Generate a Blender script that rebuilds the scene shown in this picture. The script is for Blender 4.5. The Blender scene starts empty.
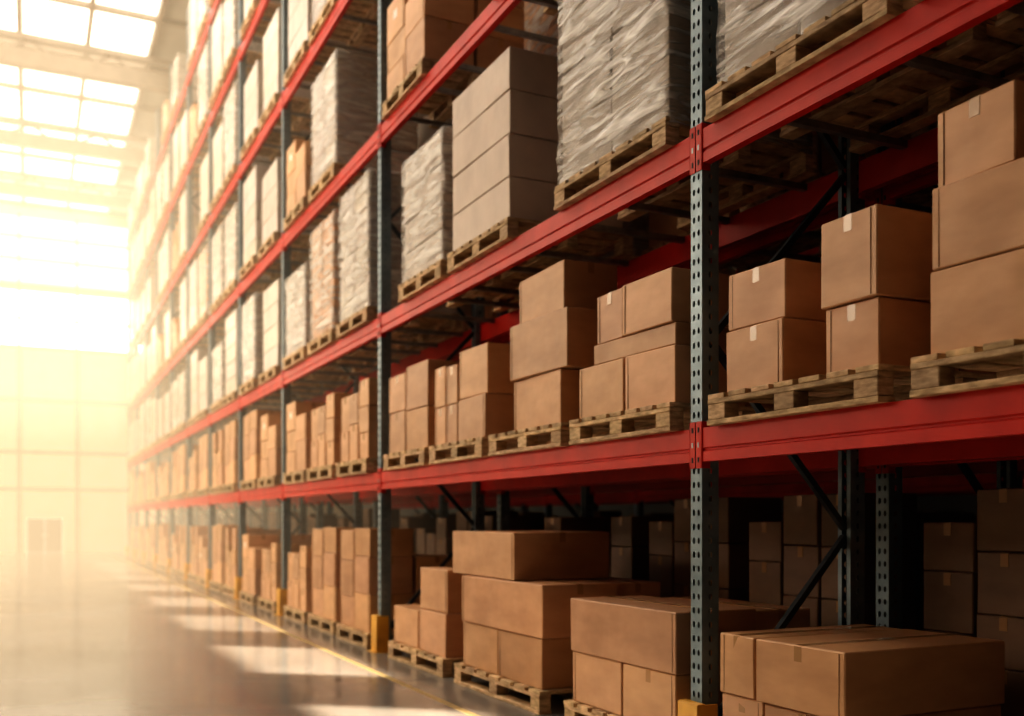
import bpy, bmesh, math, random
from mathutils import Vector, noise, Matrix
random.seed(7)
S=bpy.context.scene
C=S.collection

# ------------------------------------------------------------ materials
def newmat(n):
    m=bpy.data.materials.new(n); m.use_nodes=True
    nt=m.node_tree; b=nt.nodes['Principled BSDF']; return m,nt,b
def N(nt,t,**k):
    n=nt.nodes.new(t)
    for a,v in k.items():
        if a in n.inputs.keys(): n.inputs[a].default_value=v
        else: setattr(n,a,v)
    return n
def ramp(nt,fac,cols):
    r=nt.nodes.new('ShaderNodeValToRGB')
    el=r.color_ramp.elements
    while len(el)<len(cols): el.new(0.5)
    for e,(p,c) in zip(el,cols):
        e.position=p; e.color=(*c,1)
    nt.links.new(fac,r.inputs[0]); return r
def coords(nt,scale=(1,1,1),rot=(0,0,0)):
    tc=nt.nodes.new('ShaderNodeTexCoord'); mp=nt.nodes.new('ShaderNodeMapping')
    mp.inputs['Scale'].default_value=scale; mp.inputs['Rotation'].default_value=rot
    nt.links.new(tc.outputs['Object'],mp.inputs[0]); return mp.outputs[0]
def noisy(n,c1,c2,scale=5,rough=.6,detail=6,bump=0,stretch=(1,1,1),metal=0,tone=False,rot=(0,0,0),dent=0):
    m,nt,b=newmat(n); co=coords(nt,stretch,rot)
    nz=N(nt,'ShaderNodeTexNoise',Scale=scale,Detail=detail); nt.links.new(co,nz.inputs['Vector'])
    r=ramp(nt,nz.outputs['Fac'],[(.3,c1),(.7,c2)])
    out=r.outputs[0]
    if tone:
        at=nt.nodes.new('ShaderNodeAttribute'); at.attribute_name='tone'
        mx=nt.nodes.new('ShaderNodeVectorMath'); mx.operation='MULTIPLY'
        nt.links.new(out,mx.inputs[0]); nt.links.new(at.outputs['Vector'],mx.inputs[1]); out=mx.outputs[0]
    nt.links.new(out,b.inputs['Base Color'])
    b.inputs['Roughness'].default_value=rough; b.inputs['Metallic'].default_value=metal
    if bump:
        bp=N(nt,'ShaderNodeBump',Strength=bump,Distance=.01)
        nt.links.new(nz.outputs['Fac'],bp.inputs['Height']); nt.links.new(bp.outputs[0],b.inputs['Normal'])
        if dent:
            n2=N(nt,'ShaderNodeTexNoise',Scale=4.5,Detail=2); nt.links.new(coords(nt),n2.inputs['Vector'])
            b2=N(nt,'ShaderNodeBump',Strength=dent,Distance=.03)
            nt.links.new(n2.outputs['Fac'],b2.inputs['Height']); nt.links.new(b2.outputs[0],bp.inputs['Normal'])
    return m
M_card=noisy('cardboard',(.50,.28,.15),(.62,.36,.20),scale=3,rough=.5,bump=.15,tone=True,stretch=(1,1,2.5),dent=.35)
M_pale=noisy('pale_carton',(.45,.39,.345),(.56,.49,.43),scale=3,rough=.4,bump=.2,tone=True,dent=.3)
M_tape=noisy('packing_tape',(.43,.25,.12),(.48,.28,.14),scale=8,rough=.2)
M_seam=noisy('carton_seam',(.20,.105,.05),(.25,.13,.065),scale=8,rough=.8)
M_wood=noisy('pallet_wood',(.34,.225,.125),(.74,.54,.33),scale=6,rough=.75,bump=.5,tone=True,stretch=(2,2,8))
M_red=noisy('red_paint',(.46,.016,.009),(.60,.028,.014),scale=4,rough=.42,bump=.05)
M_red.node_tree.nodes['Principled BSDF'].inputs['Specular IOR Level'].default_value=.28
M_up=noisy('upright_steel_paint',(.16,.215,.25),(.24,.30,.34),scale=9,rough=.42,metal=.3)
M_strut=noisy('brace_steel',(.035,.045,.055),(.07,.085,.10),scale=9,rough=.5,metal=.3)
M_yel=noisy('yellow_paint',(.60,.31,.04),(.74,.42,.07),scale=6,rough=.5)
M_line=noisy('worn_line_paint',(.30,.23,.13),(.46,.34,.15),scale=14,rough=.45)
M_dark=noisy('hollow_shade',(.01,.01,.012),(.02,.02,.02),rough=.8)  # dark colour stands in for shade in slots and hollow uprights
M_label=noisy('paper_label',(.75,.73,.68),(.85,.82,.78),rough=.6)
M_bar=noisy('galvanised_bar',(.25,.25,.25),(.4,.4,.4),scale=12,rough=.45,metal=.7)

# stretch film (thin translucent wrap)
M_film,nt,b=newmat('stretch_film')
co=coords(nt,(1,1,7),(.75,.45,0))
nz=N(nt,'ShaderNodeTexNoise',Scale=2.2,Detail=7); nz.inputs['Distortion'].default_value=1.2
nt.links.new(co,nz.inputs['Vector'])
b.inputs['Base Color'].default_value=(.70,.655,.61,1); b.inputs['Roughness'].default_value=.12
b.inputs['Specular IOR Level'].default_value=.75
bp=N(nt,'ShaderNodeBump',Strength=1.0,Distance=.03)
nt.links.new(nz.outputs['Fac'],bp.inputs['Height']); nt.links.new(bp.outputs[0],b.inputs['Normal'])
tr=nt.nodes.new('ShaderNodeBsdfTransparent'); mx=nt.nodes.new('ShaderNodeMixShader')
mr=N(nt,'ShaderNodeMapRange'); mr.inputs[1].default_value=.40; mr.inputs[2].default_value=.68
mr.inputs[3].default_value=.15; mr.inputs[4].default_value=.85
nt.links.new(nz.outputs['Fac'],mr.inputs[0]); nt.links.new(mr.outputs[0],mx.inputs[0])
nt.links.new(tr.outputs[0],mx.inputs[1]); nt.links.new(b.outputs[0],mx.inputs[2])
nt.links.new(mx.outputs[0],nt.nodes['Material Output'].inputs[0])

# floor
M_floor,nt,b=newmat('polished_concrete')
co=coords(nt)
n1=N(nt,'ShaderNodeTexNoise',Scale=.5,Detail=10); nt.links.new(co,n1.inputs['Vector'])
n2=N(nt,'ShaderNodeTexNoise',Scale=30,Detail=4); nt.links.new(co,n2.inputs['Vector'])
r=ramp(nt,n1.outputs['Fac'],[(.3,(.19,.172,.155)),(.7,(.26,.238,.215))])
nt.links.new(r.outputs[0],b.inputs['Base Color'])
mr=N(nt,'ShaderNodeMapRange'); mr.inputs[3].default_value=.10; mr.inputs[4].default_value=.24
nt.links.new(n1.outputs['Fac'],mr.inputs[0]); nt.links.new(mr.outputs[0],b.inputs['Roughness'])
bp=N(nt,'ShaderNodeBump',Strength=.05,Distance=.01); nt.links.new(n2.outputs['Fac'],bp.inputs['Height']); nt.links.new(bp.outputs[0],b.inputs['Normal'])

M_wall=noisy('cream_cladding',(.60,.53,.42),(.68,.60,.48),scale=1.5,rough=.6)
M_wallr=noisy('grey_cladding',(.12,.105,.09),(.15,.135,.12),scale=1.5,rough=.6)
M_roof=noisy('roof_sheet',(.30,.28,.25),(.36,.34,.30),scale=1.5,rough=.7)
M_truss=noisy('truss_paint',(.20,.16,.12),(.26,.21,.16),scale=3,rough=.5)
M_door=noisy('door_paint',(.02,.012,.008),(.03,.02,.012),scale=3,rough=.7)
def emis(n,col,st):
    m=bpy.data.materials.new(n); m.use_nodes=True; nt=m.node_tree; nt.nodes.clear()
    co=coords(nt,(.3,.3,.3)); nz=N(nt,'ShaderNodeTexNoise',Scale=1.0); nt.links.new(co,nz.inputs['Vector'])
    r=ramp(nt,nz.outputs['Fac'],[(.2,tuple(c*.9 for c in col)),(.8,col)])
    e=nt.nodes.new('ShaderNodeEmission'); e.inputs[1].default_value=st; nt.links.new(r.outputs[0],e.inputs[0])
    o=nt.nodes.new('ShaderNodeOutputMaterial'); nt.links.new(e.outputs[0],o.inputs[0]); return m
M_sky=emis('skylight_polycarbonate',(1,.90,.76),4.0)
M_skyn=emis('skylight_polycarbonate_near',(1,.92,.82),.75)  # unseen near panels, glow turned down to keep box side faces darker
M_sky2=emis('skylight_polycarbonate_dim',(1,.88,.72),.8)
M_win=emis('end_window_glazing',(1,.90,.70),12.0)
M_sidefill=emis('side_fill_glow',(1,.86,.68),9.0)  # unseen glowing panels added to brighten the box fronts

# ------------------------------------------------------------ mesh builder
class MB:
    def __init__(s): s.v=[];s.f=[];s.m=[];s.t=[];s.mats=[];s.sm=[]
    def mi(s,mat):
        if mat not in s.mats: s.mats.append(mat)
        return s.mats.index(mat)
    def face(s,idx,mi,tone=1,smooth=False):
        s.f.append(idx); s.m.append(mi); s.t.append(tone); s.sm.append(smooth)
    def box(s,x0,x1,y0,y1,z0,z1,mat,tone=1,ch=0,rot=0,jit=0):
        mi=s.mi(mat); cx,cy,cz=(x0+x1)/2,(y0+y1)/2,(z0+z1)/2
        hx,hy,hz=abs(x1-x0)/2,abs(y1-y0)/2,abs(z1-z0)/2
        cr,sr=math.cos(rot),math.sin(rot)
        def P(x,y,z): return (cx+x*cr-y*sr, cy+x*sr+y*cr, cz+z)
        b=len(s.v)
        if ch<=0:
            for sx in(-1,1):
                for sy in(-1,1):
                    for sz in(-1,1): s.v.append(P(sx*hx,sy*hy,sz*hz))
            for q in((0,1,3,2),(4,6,7,5),(0,4,5,1),(2,3,7,6),(0,2,6,4),(1,5,7,3)):
                s.face([b+i for i in q],mi,tone)
            return
        idx={}; h=(hx,hy,hz)
        for sx in(-1,1):
            for sy in(-1,1):
                for sz in(-1,1):
                    sg=(sx,sy,sz); j=[random.uniform(-jit,jit) for _ in range(3)]
                    if sz<0: j[2]=0
                    for a in range(3):
                        p=[sg[k]*(h[k] if k==a else h[k]-ch)+j[k] for k in range(3)]
                        idx[(sg,a)]=len(s.v); s.v.append(P(*p))
        def add(ids,n):
            p=[Vector(s.v[i]) for i in ids]
            nn=(p[1]-p[0]).cross(p[2]-p[0])
            n=Vector((n[0]*cr-n[1]*sr,n[0]*sr+n[1]*cr,n[2]))
            if nn.dot(n)<0: ids=ids[::-1]
            s.face(ids,mi,tone)
        for a in range(3):
            o=[k for k in range(3) if k!=a]
            for sa in(-1,1):
                ids=[]
                for(p,q) in((-1,-1),(1,-1),(1,1),(-1,1)):
                    sg=[0,0,0]; sg[a]=sa; sg[o[0]]=p; sg[o[1]]=q
                    ids.append(idx[(tuple(sg),a)])
                n=[0,0,0]; n[a]=sa; add(ids,n)
            for p in(-1,1):
                for q in(-1,1):
                    g0=[0,0,0]; g0[a]=-1; g0[o[0]]=p; g0[o[1]]=q
                    g1=list(g0); g1[a]=1; g0=tuple(g0); g1=tuple(g1)
                    n=[0,0,0]; n[o[0]]=p; n[o[1]]=q
                    add([idx[(g0,o[0])],idx[(g0,o[1])],idx[(g1,o[1])],idx[(g1,o[0])]],n)
        for sx in(-1,1):
            for sy in(-1,1):
                for sz in(-1,1):
                    sg=(sx,sy,sz); add([idx[(sg,0)],idx[(sg,1)],idx[(sg,2)]],sg)
    def strut(s,p0,p1,w,mat,h=None):
        p0=Vector(p0);p1=Vector(p1);d=(p1-p0).normalized(); h=h or w
        up=Vector((0,1,0)) if abs(d.y)<.9 else Vector((0,0,1))
        a=d.cross(up).normalized()*w/2; c=d.cross(a).normalized()*h/2
        b=len(s.v);mi=s.mi(mat)
        for p in(p0,p1):
            for q in((1,1),(1,-1),(-1,-1),(-1,1)): s.v.append(tuple(p+a*q[0]+c*q[1]))
        for i in range(4): s.face([b+i,b+(i+1)%4,b+4+(i+1)%4,b+4+i],mi)
        s.face([b,b+1,b+2,b+3],mi); s.face([b+7,b+6,b+5,b+4],mi)
    def extr(s,prof,y0,y1,mat):
        b=len(s.v);mi=s.mi(mat);n=len(prof)
        for y in(y0,y1):
            for x,z in prof: s.v.append((x,y,z))
        for i in range(n): s.face([b+i,b+(i+1)%n,b+n+(i+1)%n,b+n+i],mi)
        s.face(list(range(b,b+n)),mi); s.face(list(range(b+2*n-1,b+n-1,-1)),mi)
    def mesh(s,name):
        me=bpy.data.meshes.new(name); me.from_pydata(s.v,[],s.f)
        for m in s.mats: me.materials.append(m)
        me.polygons.foreach_set('material_index',s.m)
        me.polygons.foreach_set('use_smooth',s.sm)
        at=me.attributes.new('tone','FLOAT_VECTOR','FACE')
        fl=[]
        for t in s.t: fl+= ([t]*3 if not isinstance(t,tuple) else list(t))
        at.data.foreach_set('vector',fl)
        me.update(); return me
def obj(name,me,loc=(0,0,0),parent=None,rotz=0):
    o=bpy.data.objects.new(name,me); o.location=loc; o.rotation_euler=(0,0,rotz)
    C.objects.link(o)
    if parent: o.parent=parent
    return o
def empty(name,loc=(0,0,0)):
    o=bpy.data.objects.new(name,None); o.location=loc; o.empty_display_size=.2; C.objects.link(o); return o

# ------------------------------------------------------------ geometry constants
X0=3.28; DEP=1.05
UPY=[-6.4,-1.0,4.41,9.82,14.19,17.45,20.6,23.7,26.8,29.9,33.0,36.1,39.2]
LV=[1.84,3.43,5.37,7.38,9.40,11.42]
BH=.18
PH=.16

# ------------------------------------------------------------ pallet + boxes
def rt(lo=.80,hi=1.12):
    t=random.uniform(lo,hi); return (t,t*random.uniform(.97,1.02),t*random.uniform(.94,1.04))
def pallet(mb,x0,x1,y0,y1,z):
    n=7; w=(y1-y0)
    bw=w/n*.80
    for i in range(n):
        yc=y0+bw/2+(w-bw)*i/(n-1)
        mb.box(x0+random.uniform(0,.012),x1,yc-bw/2,yc+bw/2,z+PH-.026,z+PH,M_wood,rt(.75,1.2),.003)
    for xa in(x0,(x0+x1)/2-.05,x1-.1):
        mb.box(xa+.004,xa+.1,y0+.004,y1-.004,z+PH-.052,z+PH-.0265,M_wood,rt(.75,1.15),.003)
        for yc in(y0+.075,(y0+y1)/2,y1-.075):
            mb.box(xa+.006,xa+.098,yc-.07,yc+.07,z+.0265,z+PH-.0525,M_wood,rt(.7,1.15),.004)
        mb.box(xa+.002,xa+.1,y0,y1,z,z+.026,M_wood,rt(.75,1.15),.003)
def carton(mb,x0,x1,y0,y1,z,h,mat=None,tone=None,rot=None,tape=True,label=False):
    mat=mat or M_card
    if rot is None: rot=random.uniform(-.02,.02)
    g=.004
    tone=tone or rt()
    mb.box(x0+g,x1-g,y0+g,y1-g,z+.001,z+h-.004,mat,tone,.006,rot,.002)
    cx,cy=(x0+x1)/2,(y0+y1)/2; hx,hy=(x1-x0)/2-g,(y1-y0)/2-g
    cr,sr=math.cos(rot),math.sin(rot)
    def sub(a0,a1,b0,b1,z0,z1,m):
        lx,ly=(a0+a1)/2,(b0+b1)/2
        wx,wy=cx+lx*cr-ly*sr,cy+lx*sr+ly*cr
        mb.box(wx-(a1-a0)/2,wx+(a1-a0)/2,wy-(b1-b0)/2,wy+(b1-b0)/2,z0,z1,m,tone if m is M_card else 1,0,rot)
    if tape and mat is M_card:
        zt=z+h-.004
        if hx>hy:
            sub(-hx+.008,hx-.008,-.024,.024,zt-.001,zt+.0022,M_tape)
            for s in(-1,1): sub(min(s*hx-.001,s*hx+.0022),max(s*hx-.001,s*hx+.0022),-.024,.024,zt-.075,zt-.004,M_tape)
        else:
            sub(-.024,.024,-hy+.008,hy-.008,zt-.001,zt+.0022,M_tape)
            for s in(-1,1): sub(-.024,.024,min(s*hy-.001,s*hy+.0022),max(s*hy-.001,s*hy+.0022),zt-.075,zt-.004,M_tape)
        if h>.2:
            k=random.choice([-1,1])*(hy-.035)
            sub(-hx-.0022,-hx+.001,k-.0015,k+.0015,z+.01,zt-.008,M_seam)
    if label:
        sub(-hx-.0025,-hx+.002,-.05,.05,z+h*.45,z+h*.45+.08,M_label)
def shell(mb,x0,x1,y0,y1,z0,z1,seed=0,amp=.016):
    mi=mb.mi(M_film); pts=[]
    def seg(a,bb,n):
        for i in range(n): pts.append((a[0]+(bb[0]-a[0])*i/n,a[1]+(bb[1]-a[1])*i/n))
    cs=[(x0,y0),(x1,y0),(x1,y1),(x0,y1)]
    nx=[(x1-x0),(y1-y0),(x1-x0),(y1-y0)]
    cx,cy=(x0+x1)/2,(y0+y1)/2
    for k in range(4): seg(cs[k],cs[(k+1)%4],int(nx[k]/.035))
    n=len(pts); nh=int((z1-z0)/.03); b=len(mb.v)
    for j in range(nh+1):
        z=z0+(z1-z0)*j/nh
        for i,(x,y) in enumerate(pts):
            q=Vector((x*2.2+seed,y*2.2,z*7+ (x+y)*4.5))
            d=.006+amp*(.5+.9*noise.noise(q)+.35*noise.noise(q*2.3))
            if j==nh: d=-.02
            dx,dy=x-cx,y-cy
            nxx=(1 if dx>0 else -1) if abs(abs(dx)-(x1-x0)/2)<1e-4 else 0
            nyy=(1 if dy>0 else -1) if abs(abs(dy)-(y1-y0)/2)<1e-4 else 0
            if nxx and nyy: d*=.6
            mb.v.append((x+nxx*max(d,.002 if j<nh else -1),y+nyy*max(d,.002 if j<nh else -1),z+(.012 if j==nh else 0)))
    for j in range(nh):
        for i in range(n):
            a=b+j*n+i; c=b+j*n+(i+1)%n
            mb.face([a,c,c+n,a+n],mi,1,True)
    mb.face([b+nh*n+i for i in range(n)],mi,1,False)

PX0,PX1=3.17,4.27
def center_mesh(mb,cx,cy,cz):
    mb.v=[(x-cx,y-cy,z-cz) for x,y,z in mb.v]
def custom(name,py0,py1,z,boxes,wrap=None,mat=None,xs=0):
    mb=MB(); pallet(mb,PX0+xs,PX1+xs,py0,py1,z)
    zt=z+PH
    for bx in boxes:
        x0,x1,y0,y1,dz,h=bx[:6]; k=bx[6] if len(bx)>6 else {}
        carton(mb,x0,x1,y0,y1,zt+dz,h,**({'mat':mat} if mat and 'mat' not in k else {}),**k)
    if wrap:
        shell(mb,wrap[0],wrap[1],wrap[2],wrap[3],zt-.05,wrap[4],seed=py0*3)
    cx,cy=(PX0+PX1)/2+xs,(py0+py1)/2
    center_mesh(mb,cx,cy,z)
    return obj(name,mb.mesh(name),(cx,cy,z))

W=1.15; D=1.10
def var_boxes(seed,hmax,lo=.72,tn=1.0):
    random.seed(seed); mb=MB(); pallet(mb,-D/2,D/2,-W/2,W/2,0)
    ncol=random.choice([2,2,3]); cw=(W-.06)/ncol
    for rx in range(2):
        xa=-D/2+.04+rx*.52
        for c in range(ncol):
            z=PH; ya=-W/2+.03+c*cw
            H=hmax*random.uniform(lo,1.0)
            while z<PH+H-.2:
                h=random.choice([.28,.34,.40]); h=min(h,PH+hmax-z)
                if h<.18: break
                o=random.uniform(-.012,.012)
                carton(mb,xa+max(o,0),xa+.50,ya+.008,ya+cw-.008,z,h,label=(random.random()<.06),tone=tuple(q*tn for q in rt()))
                z+=h
    return mb.mesh('pallet_of_cardboard_boxes')
def var_wrap(seed,H,mat):
    random.seed(seed); mb=MB(); pallet(mb,-D/2,D/2,-W/2,W/2,0)
    nl=max(3,round(H/.33)); h=H/nl
    for l in range(nl):
        for rx in range(2):
            for c in range(2):
                carton(mb,-D/2+.05+rx*.5,-D/2+.55+rx*.5,-W/2+.04+c*.535,-W/2+.575+c*.535,PH+l*h,h,mat=mat,tone=rt(.9,1.1),rot=random.uniform(-.006,.006))
    shell(mb,-D/2+.04,-D/2+1.06,-W/2+.03,W/2-.03,PH-.04,PH+H+.004,seed=seed*1.7)
    return mb.mesh('pallet_of_wrapped_cartons')
def var_pale(seed,H):
    random.seed(seed); mb=MB(); pallet(mb,-D/2,D/2,-W/2,W/2,0)
    nl=round(H/.32); h=H/nl
    for l in range(nl):
        carton(mb,-D/2+.06,D/2-.06,-W/2+.04,W/2-.04,PH+l*h,h,mat=M_pale,tone=rt(.88,1.05),rot=random.uniform(-.008,.008))
    return mb.mesh('pallet_of_pale_cartons')
VB=[('pallet_of_cardboard_boxes',var_boxes(20+i,h)) for i,h in enumerate([.75,.85,.95,1.05,.9,1.1])]
VSHADED=[('pallet_of_cardboard_boxes',var_boxes(80+i,h,.93,.40)) for i,h in enumerate([1.22,1.3,1.36])]  # cardboard darkened to stand in for deep shade in the back racks
VW=[('pallet_of_wrapped_cartons',var_wrap(40+i,h,m)) for i,(h,m) in enumerate([(1.2,M_pale),(1.4,M_card),(1.45,M_pale),(1.1,M_pale),(1.35,M_pale)])]
VP=[('pallet_of_pale_cartons',var_pale(60+i,h)) for i,h in enumerate([1.28,1.45,1.1])]
random.seed(11)
def slots(i):
    y0,y1=UPY[i]+.06,UPY[i+1]-.06; L=y1-y0; n=int((L+.02)//1.24)
    g=(L-n*W)/(n+1)
    return [y0+g+W/2+k*(W+g) for k in range(n)]
def place(v,x,y,z,rot=0):
    obj(v[0],v[1],(x+random.uniform(-.015,.02),y,z),None,rot+random.uniform(-.008,.008))

# ------------------------------------------------------------ hand placed loads
F=3.215
bx='pallet_of_cardboard_boxes'
z=LV[0]
custom(bx,3.08,4.25,z,[(F+.02,F+.50,3.73,4.18,0,.32),(F+.03,F+.50,3.74,4.17,.32,.29,{'rot':.02}),
   (F+.02,F+.5,3.13,3.46,0,.30),(F,F+.50,3.12,3.47,.30,.39,{'rot':-.02}),
   (3.76,4.24,3.13,3.65,0,.36),(3.76,4.24,3.67,4.22,0,.36),(3.76,4.22,3.14,3.6,.36,.3),(3.78,4.22,3.7,4.2,.36,.33)])
custom(bx,1.76,2.92,z,[(F+.02,F+.50,2.30,2.88,0,.34),(F+.02,F+.52,2.31,2.87,.34,.33,{'rot':.015}),(F+.05,F+.44,2.50,2.87,.67,.31,{'rot':-.03}),
   (F,F+.5,1.80,2.28,0,.34),(F,F+.5,1.80,2.28,.34,.33),(3.76,4.24,1.80,2.35,0,.4),(3.76,4.24,2.37,2.88,0,.4),(3.76,4.24,2.37,2.88,.4,.4)])
custom(bx,4.58,5.73,z,[(F,F+.5,5.13,5.68,0,.33),(F,F+.5,4.60,5.12,0,.33),(F+.02,F+.5,4.62,5.52,.33,.13),
   (F+.03,F+.48,5.18,5.50,.46,.31),(F+.01,F+.46,4.64,5.17,.46,.31),
   (3.74,4.24,4.64,5.15,0,.45),(3.74,4.24,5.2,5.7,0,.45),(3.74,4.2,5.2,5.7,.45,.4)])
custom(bx,5.84,7.01,z,[(F,F+.52,5.90,6.66,0,.37),(F-.02,F+.50,5.82,6.66,.37,.40,{'rot':.03}),(F+.03,F+.45,5.90,6.64,.77,.34,{'rot':-.03}),
   (3.74,4.24,5.9,6.45,0,.4),(3.74,4.24,6.45,7.0,0,.4),(3.76,4.22,6.0,6.6,.4,.4)])
custom(bx,7.13,8.28,z,[(F,F+.45,7.15,7.72,0,.35),(F,F+.45,7.73,7.98,0,.33),(F,F+.45,7.99,8.25,0,.33),
   (F+.01,F+.45,7.15,7.71,.35,.40,{'rot':.015}),(F,F+.45,7.73,7.98,.33,.33),(F,F+.45,7.99,8.25,.33,.35),(3.7,4.24,7.2,8.2,0,.6)])
custom(bx,8.40,9.55,z,[(F,F+.5,8.42,9.0,0,.38),(F,F+.5,8.42,9.0,.38,.42),(F,F+.5,9.02,9.5,0,.40),(F,F+.5,9.02,9.5,.4,.36),(3.74,4.24,8.5,9.4,0,.7)])
# floor level
custom(bx,3.12,4.28,0,[(F,F+1.02,3.32,3.86,0,.30),(F+.01,F+1.0,3.87,4.20,0,.30),(F-.01,F+1.03,3.31,3.91,.30,.31,{'rot':.01}),(F,F+1.0,3.92,4.20,.30,.31)])
custom(bx,4.60,5.80,0,[(F,F+.55,5.16,5.76,0,.33),(F,F+.55,4.60,5.14,0,.33),(F-.01,F+.56,4.58,5.77,.33,.35,{'rot':.008}),
   (3.79,4.25,4.65,5.75,0,.33),(3.79,4.25,4.65,5.2,.33,.33),(3.79,4.25,5.2,5.75,.33,.33)])
custom(bx,6.15,7.70,0,[(F,F+.5,6.20,6.92,0,.36),(F,F+.5,6.94,7.60,0,.36),(F-.02,F+.60,6.17,7.58,.36,.38,{'rot':.012}),
   (F,F+.82,6.62,7.86,.74,.36,{'rot':-.012}),(3.74,4.25,6.25,7.0,0,.38),(3.74,4.25,7.0,7.65,0,.38),(3.84,4.25,6.25,6.95,.38,.35),(3.84,4.25,7,7.65,.38,.35)])
custom(bx,7.95,9.40,0,[(F,F+.5,7.98,8.65,0,.38),(F+.01,F+.5,7.99,8.63,.38,.38),(F,F+.5,8.67,9.35,0,.36),(3.74,4.25,8.1,9.3,0,.7)])
# shelf 2 second bay
z=LV[1]
wb=[]
for l in range(4):
    for c in range(2):
        wb.append((F,F+1.0,4.64+c*.64,5.27+c*.64,l*.37,.37,{'mat':M_pale,'tone':(.66,.59,.52)}))
custom('pallet_of_wrapped_cartons',4.62,5.94,z,wb,wrap=(F-.01,F+1.01,4.63,5.92,z+PH+1.485))
custom('pallet_of_pale_cartons',6.66,7.85,z,[(F,F+1.0,6.72,7.84,l*.325,.325,{'rot':random.uniform(-.008,.008),'tone':(.98,.88,.82)}) for l in range(4)],mat=M_pale)
custom('pallet_of_wrapped_cartons',8.0,9.1,z,[(F,F+1.0,8.03,9.05,l*.29,.29,{'tone':(1,.97,.95)}) for l in range(4)],mat=M_pale,wrap=(F-.01,F+1.01,8.02,9.06,z+PH+1.165))
wb=[(F+.02,F+1.0,3.08+c*.56,3.63+c*.56,l*.3,.3,{'mat':M_pale,'tone':(.66,.59,.52)}) for l in range(5) for c in range(2)]
custom('pallet_of_wrapped_cartons',3.03,4.27,z,wb,wrap=(F+.01,F+1.01,3.07,4.21,z+PH+1.504))
custom('pallet_of_wrapped_cartons',1.75,2.92,z,[(F,F+1.0,1.8,2.88,l*.3,.3,{'mat':M_pale}) for l in range(4)],wrap=(F-.01,F+1.01,1.79,2.89,z+PH+1.205))

random.seed(5)
XC=(PX0+PX1)/2
nb=len(UPY)-1
for i in range(nb):
    sl=slots(i)
    if i not in(1,2):
        for y in sl: 
            place(random.choice(VB),XC,y,0); place(random.choice(VB),XC,y,LV[0])
            place(random.choice(VW+VP),XC,y,LV[1])
    for k,zz in enumerate(LV[2:]):
        for y in sl:
            if random.random()<.06: continue
            place(random.choice(VW+VP+VB[2:5]+VP),XC,y,zz)
RX2=X0+DEP+.30
for i in range(nb):
    for y in slots(i):
        for k,zz in enumerate([0]+LV[:4]):
            if i>6 and k>2: continue
            if random.random()<.12 and k!=0: continue
            place(random.choice(VSHADED if k==0 else VB if k<2 else VB+VW+VP),RX2+.5,y,zz,math.pi)
RX3=9.2
for i in range(1,8):
    for y in slots(i):
        for zz in ([0]+LV[:2]):
            if random.random()<.1: continue
            place(random.choice(VSHADED),RX3+.5,y,zz)

# ------------------------------------------------------------ racking
def plate(mb,org,ua,w,H,cols,mat,pitch=.075,hr=.0135):
    mi=mb.mi(mat); cw=w/len(cols)
    ua=Vector(ua); va=Vector((0,0,1)); org=Vector(org)
    n=int(H/pitch)
    for c in range(len(cols)):
        a0=c*cw
        for j in range(n):
            z0=j*pitch; cxx=a0+cw*.5+cols[c]; cz=z0+pitch*.5
            b=len(mb.v)
            outer=[(a0,z0),(a0+cw/2,z0),(a0+cw,z0),(a0+cw,z0+pitch/2),(a0+cw,z0+pitch),(a0+cw/2,z0+pitch),(a0,z0+pitch),(a0,z0+pitch/2)]
            for a,zz in outer: mb.v.append(tuple(org+ua*a+va*zz))
            for k in range(8):
                an=math.radians(-135+45*k)
                mb.v.append(tuple(org+ua*(cxx+hr*.8*math.cos(an))+va*(cz+hr*1.35*math.sin(an))))
            for k in range(8):
                mb.face([b+k,b+(k+1)%8,b+8+(k+1)%8,b+8+k],mi)
UH=13.0
mb=MB()
hw=.05; hd=.055
plate(mb,(-hd,hw,0),(0,-1,0),2*hw,UH,[.004,-.004],M_up)
plate(mb,(-hd,-hw,0),(1,0,0),2*hd,UH,[0],M_up)
plate(mb,(hd,hw,0),(-1,0,0),2*hd,UH,[0],M_up)
mb.box(hd-.004,hd,-hw,-hw+.03,0,UH,M_up); mb.box(hd-.004,hd,hw-.03,hw,0,UH,M_up)
mb.box(-.01,-.005,-hw+.002,hw-.002,0,UH,M_dark)  # dark sheet behind the holes paints the shade inside
mb.box(-.08,.08,-.075,.075,0,.008,M_up)
ME_UP=mb.mesh('rack_upright')
mb=MB(); zz=.25; side=0; xa=hd; xb=DEP-hd
mb.strut((xa-.02,0,.25),(xb+.02,0,.25),.035,M_strut)
while zz<UH-1.3:
    p=(xa if side==0 else xb,0,zz); q=(xb if side==0 else xa,0,zz+1.0)
    mb.strut(p,q,.035,M_strut); zz+=1.05; side^=1
mb.strut((xa-.02,0,12.8),(xb+.02,0,12.8),.035,M_strut)
ME_BR=mb.mesh('frame_bracing')
mb=MB()
for (x0,x1,y0,y1) in((-.115,-.105,-.09,.09),(-.105,.02,-.09,-.08),(-.105,.02,.08,.09)):
    mb.box(x0,x1,y0,y1,.008,.37,M_yel,1,.003)
mb.box(-.105,-.06,-.09,.09,.36,.375,M_yel,1,.003)
mb.box(-.15,.04,-.13,.13,0,.0085,M_yel,1,.002)
ME_PR=mb.mesh('upright_protector')
def beam_mesh(mb,x,y0,y1,zt,face):
    f=face
    prof=[(0,0),(0,-.105),(.010,-.112),(.010,-.120),(0,-.127),(0,-BH),(.05,-BH),(.05,0),(.045,.0),(.04,-.004),(.01,-.004),(.005,0)]
    prof=[(x+f*(px-.0),zt+pz) for px,pz in prof]
    mb.extr(prof,y0,y1,M_red)
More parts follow.
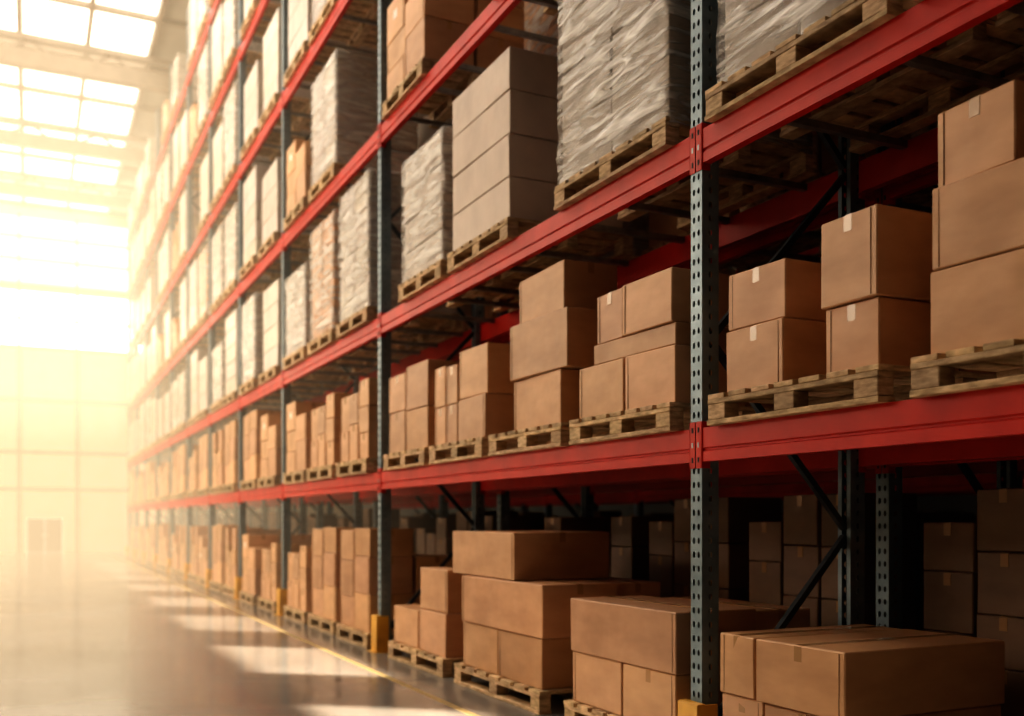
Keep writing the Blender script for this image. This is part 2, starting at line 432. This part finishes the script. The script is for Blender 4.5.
def connector(mb,x,y,zt,face,sgn):
    a,b_=(y+.004,y+.049) if sgn>0 else (y-.049,y-.004)
    xs=(x-.006,x-.001) if face>0 else (x+.001,x+.006)
    mb.box(xs[0],xs[1],a,b_,zt-BH-.035,zt+.035,M_red,1,.0015)
    ys=(y+.0505,y+.056) if sgn>0 else (y-.056,y-.0505)
    mb.box(min(x-face*.006,x+face*.05),max(x-face*.006,x+face*.05),ys[0],ys[1],zt-BH-.035,zt+.035,M_red,1,.0015)
    yc=(a+b_)/2
    for k in range(3):
        zc=zt-.01-k*.08
        mb.box(xs[0]-.002,xs[1]+.002,yc-.006,yc+.006,zc-.014,zc+.014,M_dark if k!=1 else M_bar,1)
def rack(name,x,prot,flip=False,levels=LV,bays=range(nb)):
    root=empty(name,(x,UPY[0],0))
    def put(nm,me,loc,r=0):
        return obj(nm,me,(loc[0]-x,loc[1]-UPY[0],loc[2]),root,r)
    idx=sorted(set(list(bays)+[b+1 for b in bays]))
    for i in idx:
        put('upright',ME_UP,(x,UPY[i],0)); put('upright',ME_UP,(x+DEP,UPY[i],0),math.pi)
        put('bracing',ME_BR,(x,UPY[i],0))
        if prot: put('upright_protector',ME_PR,(x,UPY[i],0))
        if flip: put('upright_protector',ME_PR,(x+DEP,UPY[i],0),math.pi)
    mb=MB(); mc=MB()
    for i in bays:
        y0,y1=UPY[i]+.056,UPY[i+1]-.056
        for zt in levels:
            beam_mesh(mb,x-.055,y0,y1,zt,1); beam_mesh(mb,x+DEP+.055,y0,y1,zt,-1)
            for fx,fc in((x-.055,1),(x+DEP+.055,-1)):
                connector(mb,fx,UPY[i],zt,fc,1); connector(mb,fx,UPY[i+1],zt,fc,-1)
            for yc in slots(i):
                for d in(-.38,.38):
                    mc.box(x-.004,x+DEP+.004,yc+d-.02,yc+d+.02,zt-.04,zt-.002,M_bar)
    put('beams',mb.mesh('beams'),(0,0,0)).location=(-x,-UPY[0],0)
    put('cross_bars',mc.mesh('cross_bars'),(0,0,0)).location=(-x,-UPY[0],0)
rack('pallet_racking',X0,True)
rack('pallet_racking',RX2,False,True)
rack('pallet_racking',RX3,True,False,LV[:4],range(1,8))

# ------------------------------------------------------------ building shell
XL,XR,YB,YF,HC=-9.0,13.0,-9.0,45.0,14.2
def simple(name,boxes):
    mb=MB()
    for b in boxes: mb.box(*b[:6],b[6],1,b[7] if len(b)>7 else 0)
    return obj(name,mb.mesh(name))
simple('floor',[(XL-.3,XR+.3,YB-.3,YF+.3,-.2,0,M_floor)])
simple('floor_line',[(2.73,2.79,YB+.5,YF-1,0.0,.002,M_line)])
simple('ceiling',[(3.0,6.6,YB,YF,HC,HC+.15,M_roof),(8.6,XR+.3,YB,YF,HC,HC+.15,M_roof),(XL-.3,-6.5,YB,YF,HC,HC+.15,M_roof),(-6.5,3.0,YB,0,HC+.01,HC+.15,M_roof)])
sk=[]
y=YB
while y<YF-.1:
    y2=min(y+3.0,YF)
    if y>=0:
        for xa in(-6.5,-3.35,-.2):
            sk.append((xa+.05,min(xa+3.1,2.98),y+.05,y2-.05,HC+.02,HC+.1,M_sky if y>8 else M_skyn))
    sk.append((6.65,8.55,y+.05,y2-.05,HC+.02,HC+.1,M_sky2)); y=y2
simple('skylight',sk)
fr=[]
y=YB
while y<YF+.1:
    fr.append((XL,XR,y-.07,y+.07,HC-.12,HC+.019,M_truss)); y+=3.0
for xa in(-6.5,-3.35,-.25,1.4,2.98,6.6,8.6):
    fr.append((xa-.06,xa+.06,YB,YF,HC-.14,HC+.018,M_truss))
simple('trim_roof_purlins',fr)
for yt in(-1.5,4.5,10.5,16.5,22.8,29,35.2,40.6):
    mb=MB(); zb=HC-1.05; ztp=HC-.2
    mb.box(XL,XR,yt-.16,yt+.16,zb,zb+.42,M_truss); mb.box(XL,XR,yt-.11,yt+.11,ztp-.15,ztp,M_truss)
    x=XL; k=0
    while x<XR-.9:
        mb.strut((x,yt,zb+.1 if k%2==0 else ztp-.1),(x+1.0,yt,ztp-.1 if k%2==0 else zb+.1),.07,M_truss); x+=1.0;k+=1
    obj('roof_truss',mb.mesh('roof_truss'))
wy=YF
wall=[]
wz=8.35
wall.append((XL,-.12,wy,wy+.2,0,wz,M_wall)); wall.append((1.22,XR,wy,wy+.2,0,wz,M_wall)); wall.append((-.12,1.22,wy,wy+.2,1.42,wz,M_wall))
wall.append((XL,XR,wy,wy+.2,10.6,11.0,M_wall)); wall.append((XL,XR,wy,wy+.2,13.6,14.3,M_wall))
wall.append((7.0,XR,wy,wy+.2,8.35,10.6,M_wall)); wall.append((7.0,XR,wy,wy+.2,11.0,13.6,M_wall))
simple('wall_back',wall)
simple('window_1',[(XL,7.0,wy+.08,wy+.12,8.35,10.6,M_win)])
simple('window_2',[(XL,7.0,wy+.08,wy+.12,11.0,13.6,M_sky)])
ml=[]
x=XL
while x<7:
    ml.append((x-.05,x+.05,wy-.04,wy+.07,8.3,13.7,M_truss)); 
    ml.append((x-.07,x+.07,wy-.06,wy,0,8.3,M_truss)); x+=2.15
for zz in(2.6,4.1,6.2,8.35,9.5,10.8,11.9,12.8): ml.append((XL,7,wy-.035,wy+.0,zz-.07,zz+.07,M_truss))
simple('trim_1',ml)
simple('door_1',[(-.1,.54,wy+.02,wy+.08,.01,1.40,M_door,.01),(.56,1.2,wy+.02,wy+.08,.01,1.40,M_door,.01),(.46,.50,wy-.02,wy+.02,.65,.80,M_bar),(.60,.64,wy-.02,wy+.02,.65,.80,M_bar)])
simple('wall_front',[(XL,XR,YB-.2,YB,0,HC,M_wallr)])
simple('wall_right',[(XR,XR+.2,YB,YF,0,HC,M_wallr)])
# left wall: added glowing fill band for the box fronts and, above it, high window slots that let the sun in
WL0,WL1=9.6,10.6
SY=13.0
wl=[(XL-.15,XL,YB,YF,0,5.2,M_wall),(XL-.15,XL,YB,YF,9.2,WL0,M_wall),(XL-.15,XL,YB,SY,5.2,9.2,M_wall),(XL-.15,XL,43.4,YF,5.2,9.2,M_wall),(XL-.15,XL,YB,YF,WL1,HC,M_wall)]
sw=[];y=SY
while y<43.3:
    sw.append((XL-.1,XL-.05,y,y+3.8,5.2,9.2,M_sidefill))
    wl.append((XL-.12,XL+.03,y-.08,y+.08,5.2,9.2,M_truss)); y+=3.8
wl.append((XL-.12,XL+.03,SY,43.4,7.15,7.25,M_truss))
simple('side_fill_panel',sw)
prev=YB; e=6.0
while e<YF-2.6:
    wl.append((XL-.15,XL,prev,e,WL0,WL1,M_wall)); prev=e+2.2; e+=3.8
wl.append((XL-.15,XL,prev,YF,WL0,WL1,M_wall))
simple('wall_left',wl)

# ------------------------------------------------------------ haze (volumes that emit the sunlit glow themselves)
def haze(name,x0,x1,y0,y1,z0,z1,sig,col,g):
    m=bpy.data.materials.new(name); m.use_nodes=True; nt=m.node_tree; nt.nodes.clear()
    ab=nt.nodes.new('ShaderNodeVolumeAbsorption'); ab.inputs['Color'].default_value=(0,0,0,1); ab.inputs['Density'].default_value=sig
    em=nt.nodes.new('ShaderNodeEmission'); em.inputs[0].default_value=(*col,1); em.inputs[1].default_value=sig*g  # emission stands in for light scattered by the haze
    ad=nt.nodes.new('ShaderNodeAddShader'); o=nt.nodes.new('ShaderNodeOutputMaterial')
    nt.links.new(ab.outputs[0],ad.inputs[0]); nt.links.new(em.outputs[0],ad.inputs[1]); nt.links.new(ad.outputs[0],o.inputs['Volume'])
    mb=MB(); mb.box(x0,x1,y0,y1,z0,z1,m); obj(name,mb.mesh(name))
haze('glowing_haze',-8.9,4.6,10.5,44.7,.02,13.0,.011,(1,.75,.47),.90)
haze('glowing_haze',-8.8,4.5,17.5,44.6,.03,12.9,.028,(1,.77,.50),.95)
haze('glowing_haze',-8.7,3.1,26,44.5,4.5,12.8,.022,(1,.84,.60),1.4)

# ------------------------------------------------------------ lights
w=bpy.data.worlds.new('World'); S.world=w; w.use_nodes=True
w.node_tree.nodes['Background'].inputs[0].default_value=(1,.9,.75,1); w.node_tree.nodes['Background'].inputs[1].default_value=1.0
sl=bpy.data.lights.new('sun','SUN'); sl.energy=20; sl.angle=.012; sl.color=(1,.88,.70)
so=bpy.data.objects.new('sun',sl); C.objects.link(so)
az=math.radians(38); el=math.atan(.70)
d=Vector((-math.cos(az)*math.cos(el),math.sin(az)*math.cos(el),math.sin(el)))
so.rotation_euler=d.to_track_quat('Z','Y').to_euler(); so.location=(-20,30,25)

# ------------------------------------------------------------ camera
cam=bpy.data.cameras.new('camera'); co=bpy.data.objects.new('camera',cam); C.objects.link(co)
co.location=(0,0,1.35); co.rotation_euler=(math.pi/2,0,-math.atan(.482))
cam.sensor_width=36; cam.lens=35.16; cam.shift_y=.158; cam.clip_end=200
cam.dof.use_dof=True; cam.dof.focus_distance=4.9; cam.dof.aperture_fstop=1.2
S.camera=co
S.view_settings.view_transform='Standard'
for lk in ('High Contrast','Medium High Contrast'):
    try:
        S.view_settings.look=lk; print('look',lk); break
    except Exception as ex: print(ex)
S.view_settings.exposure=0.08
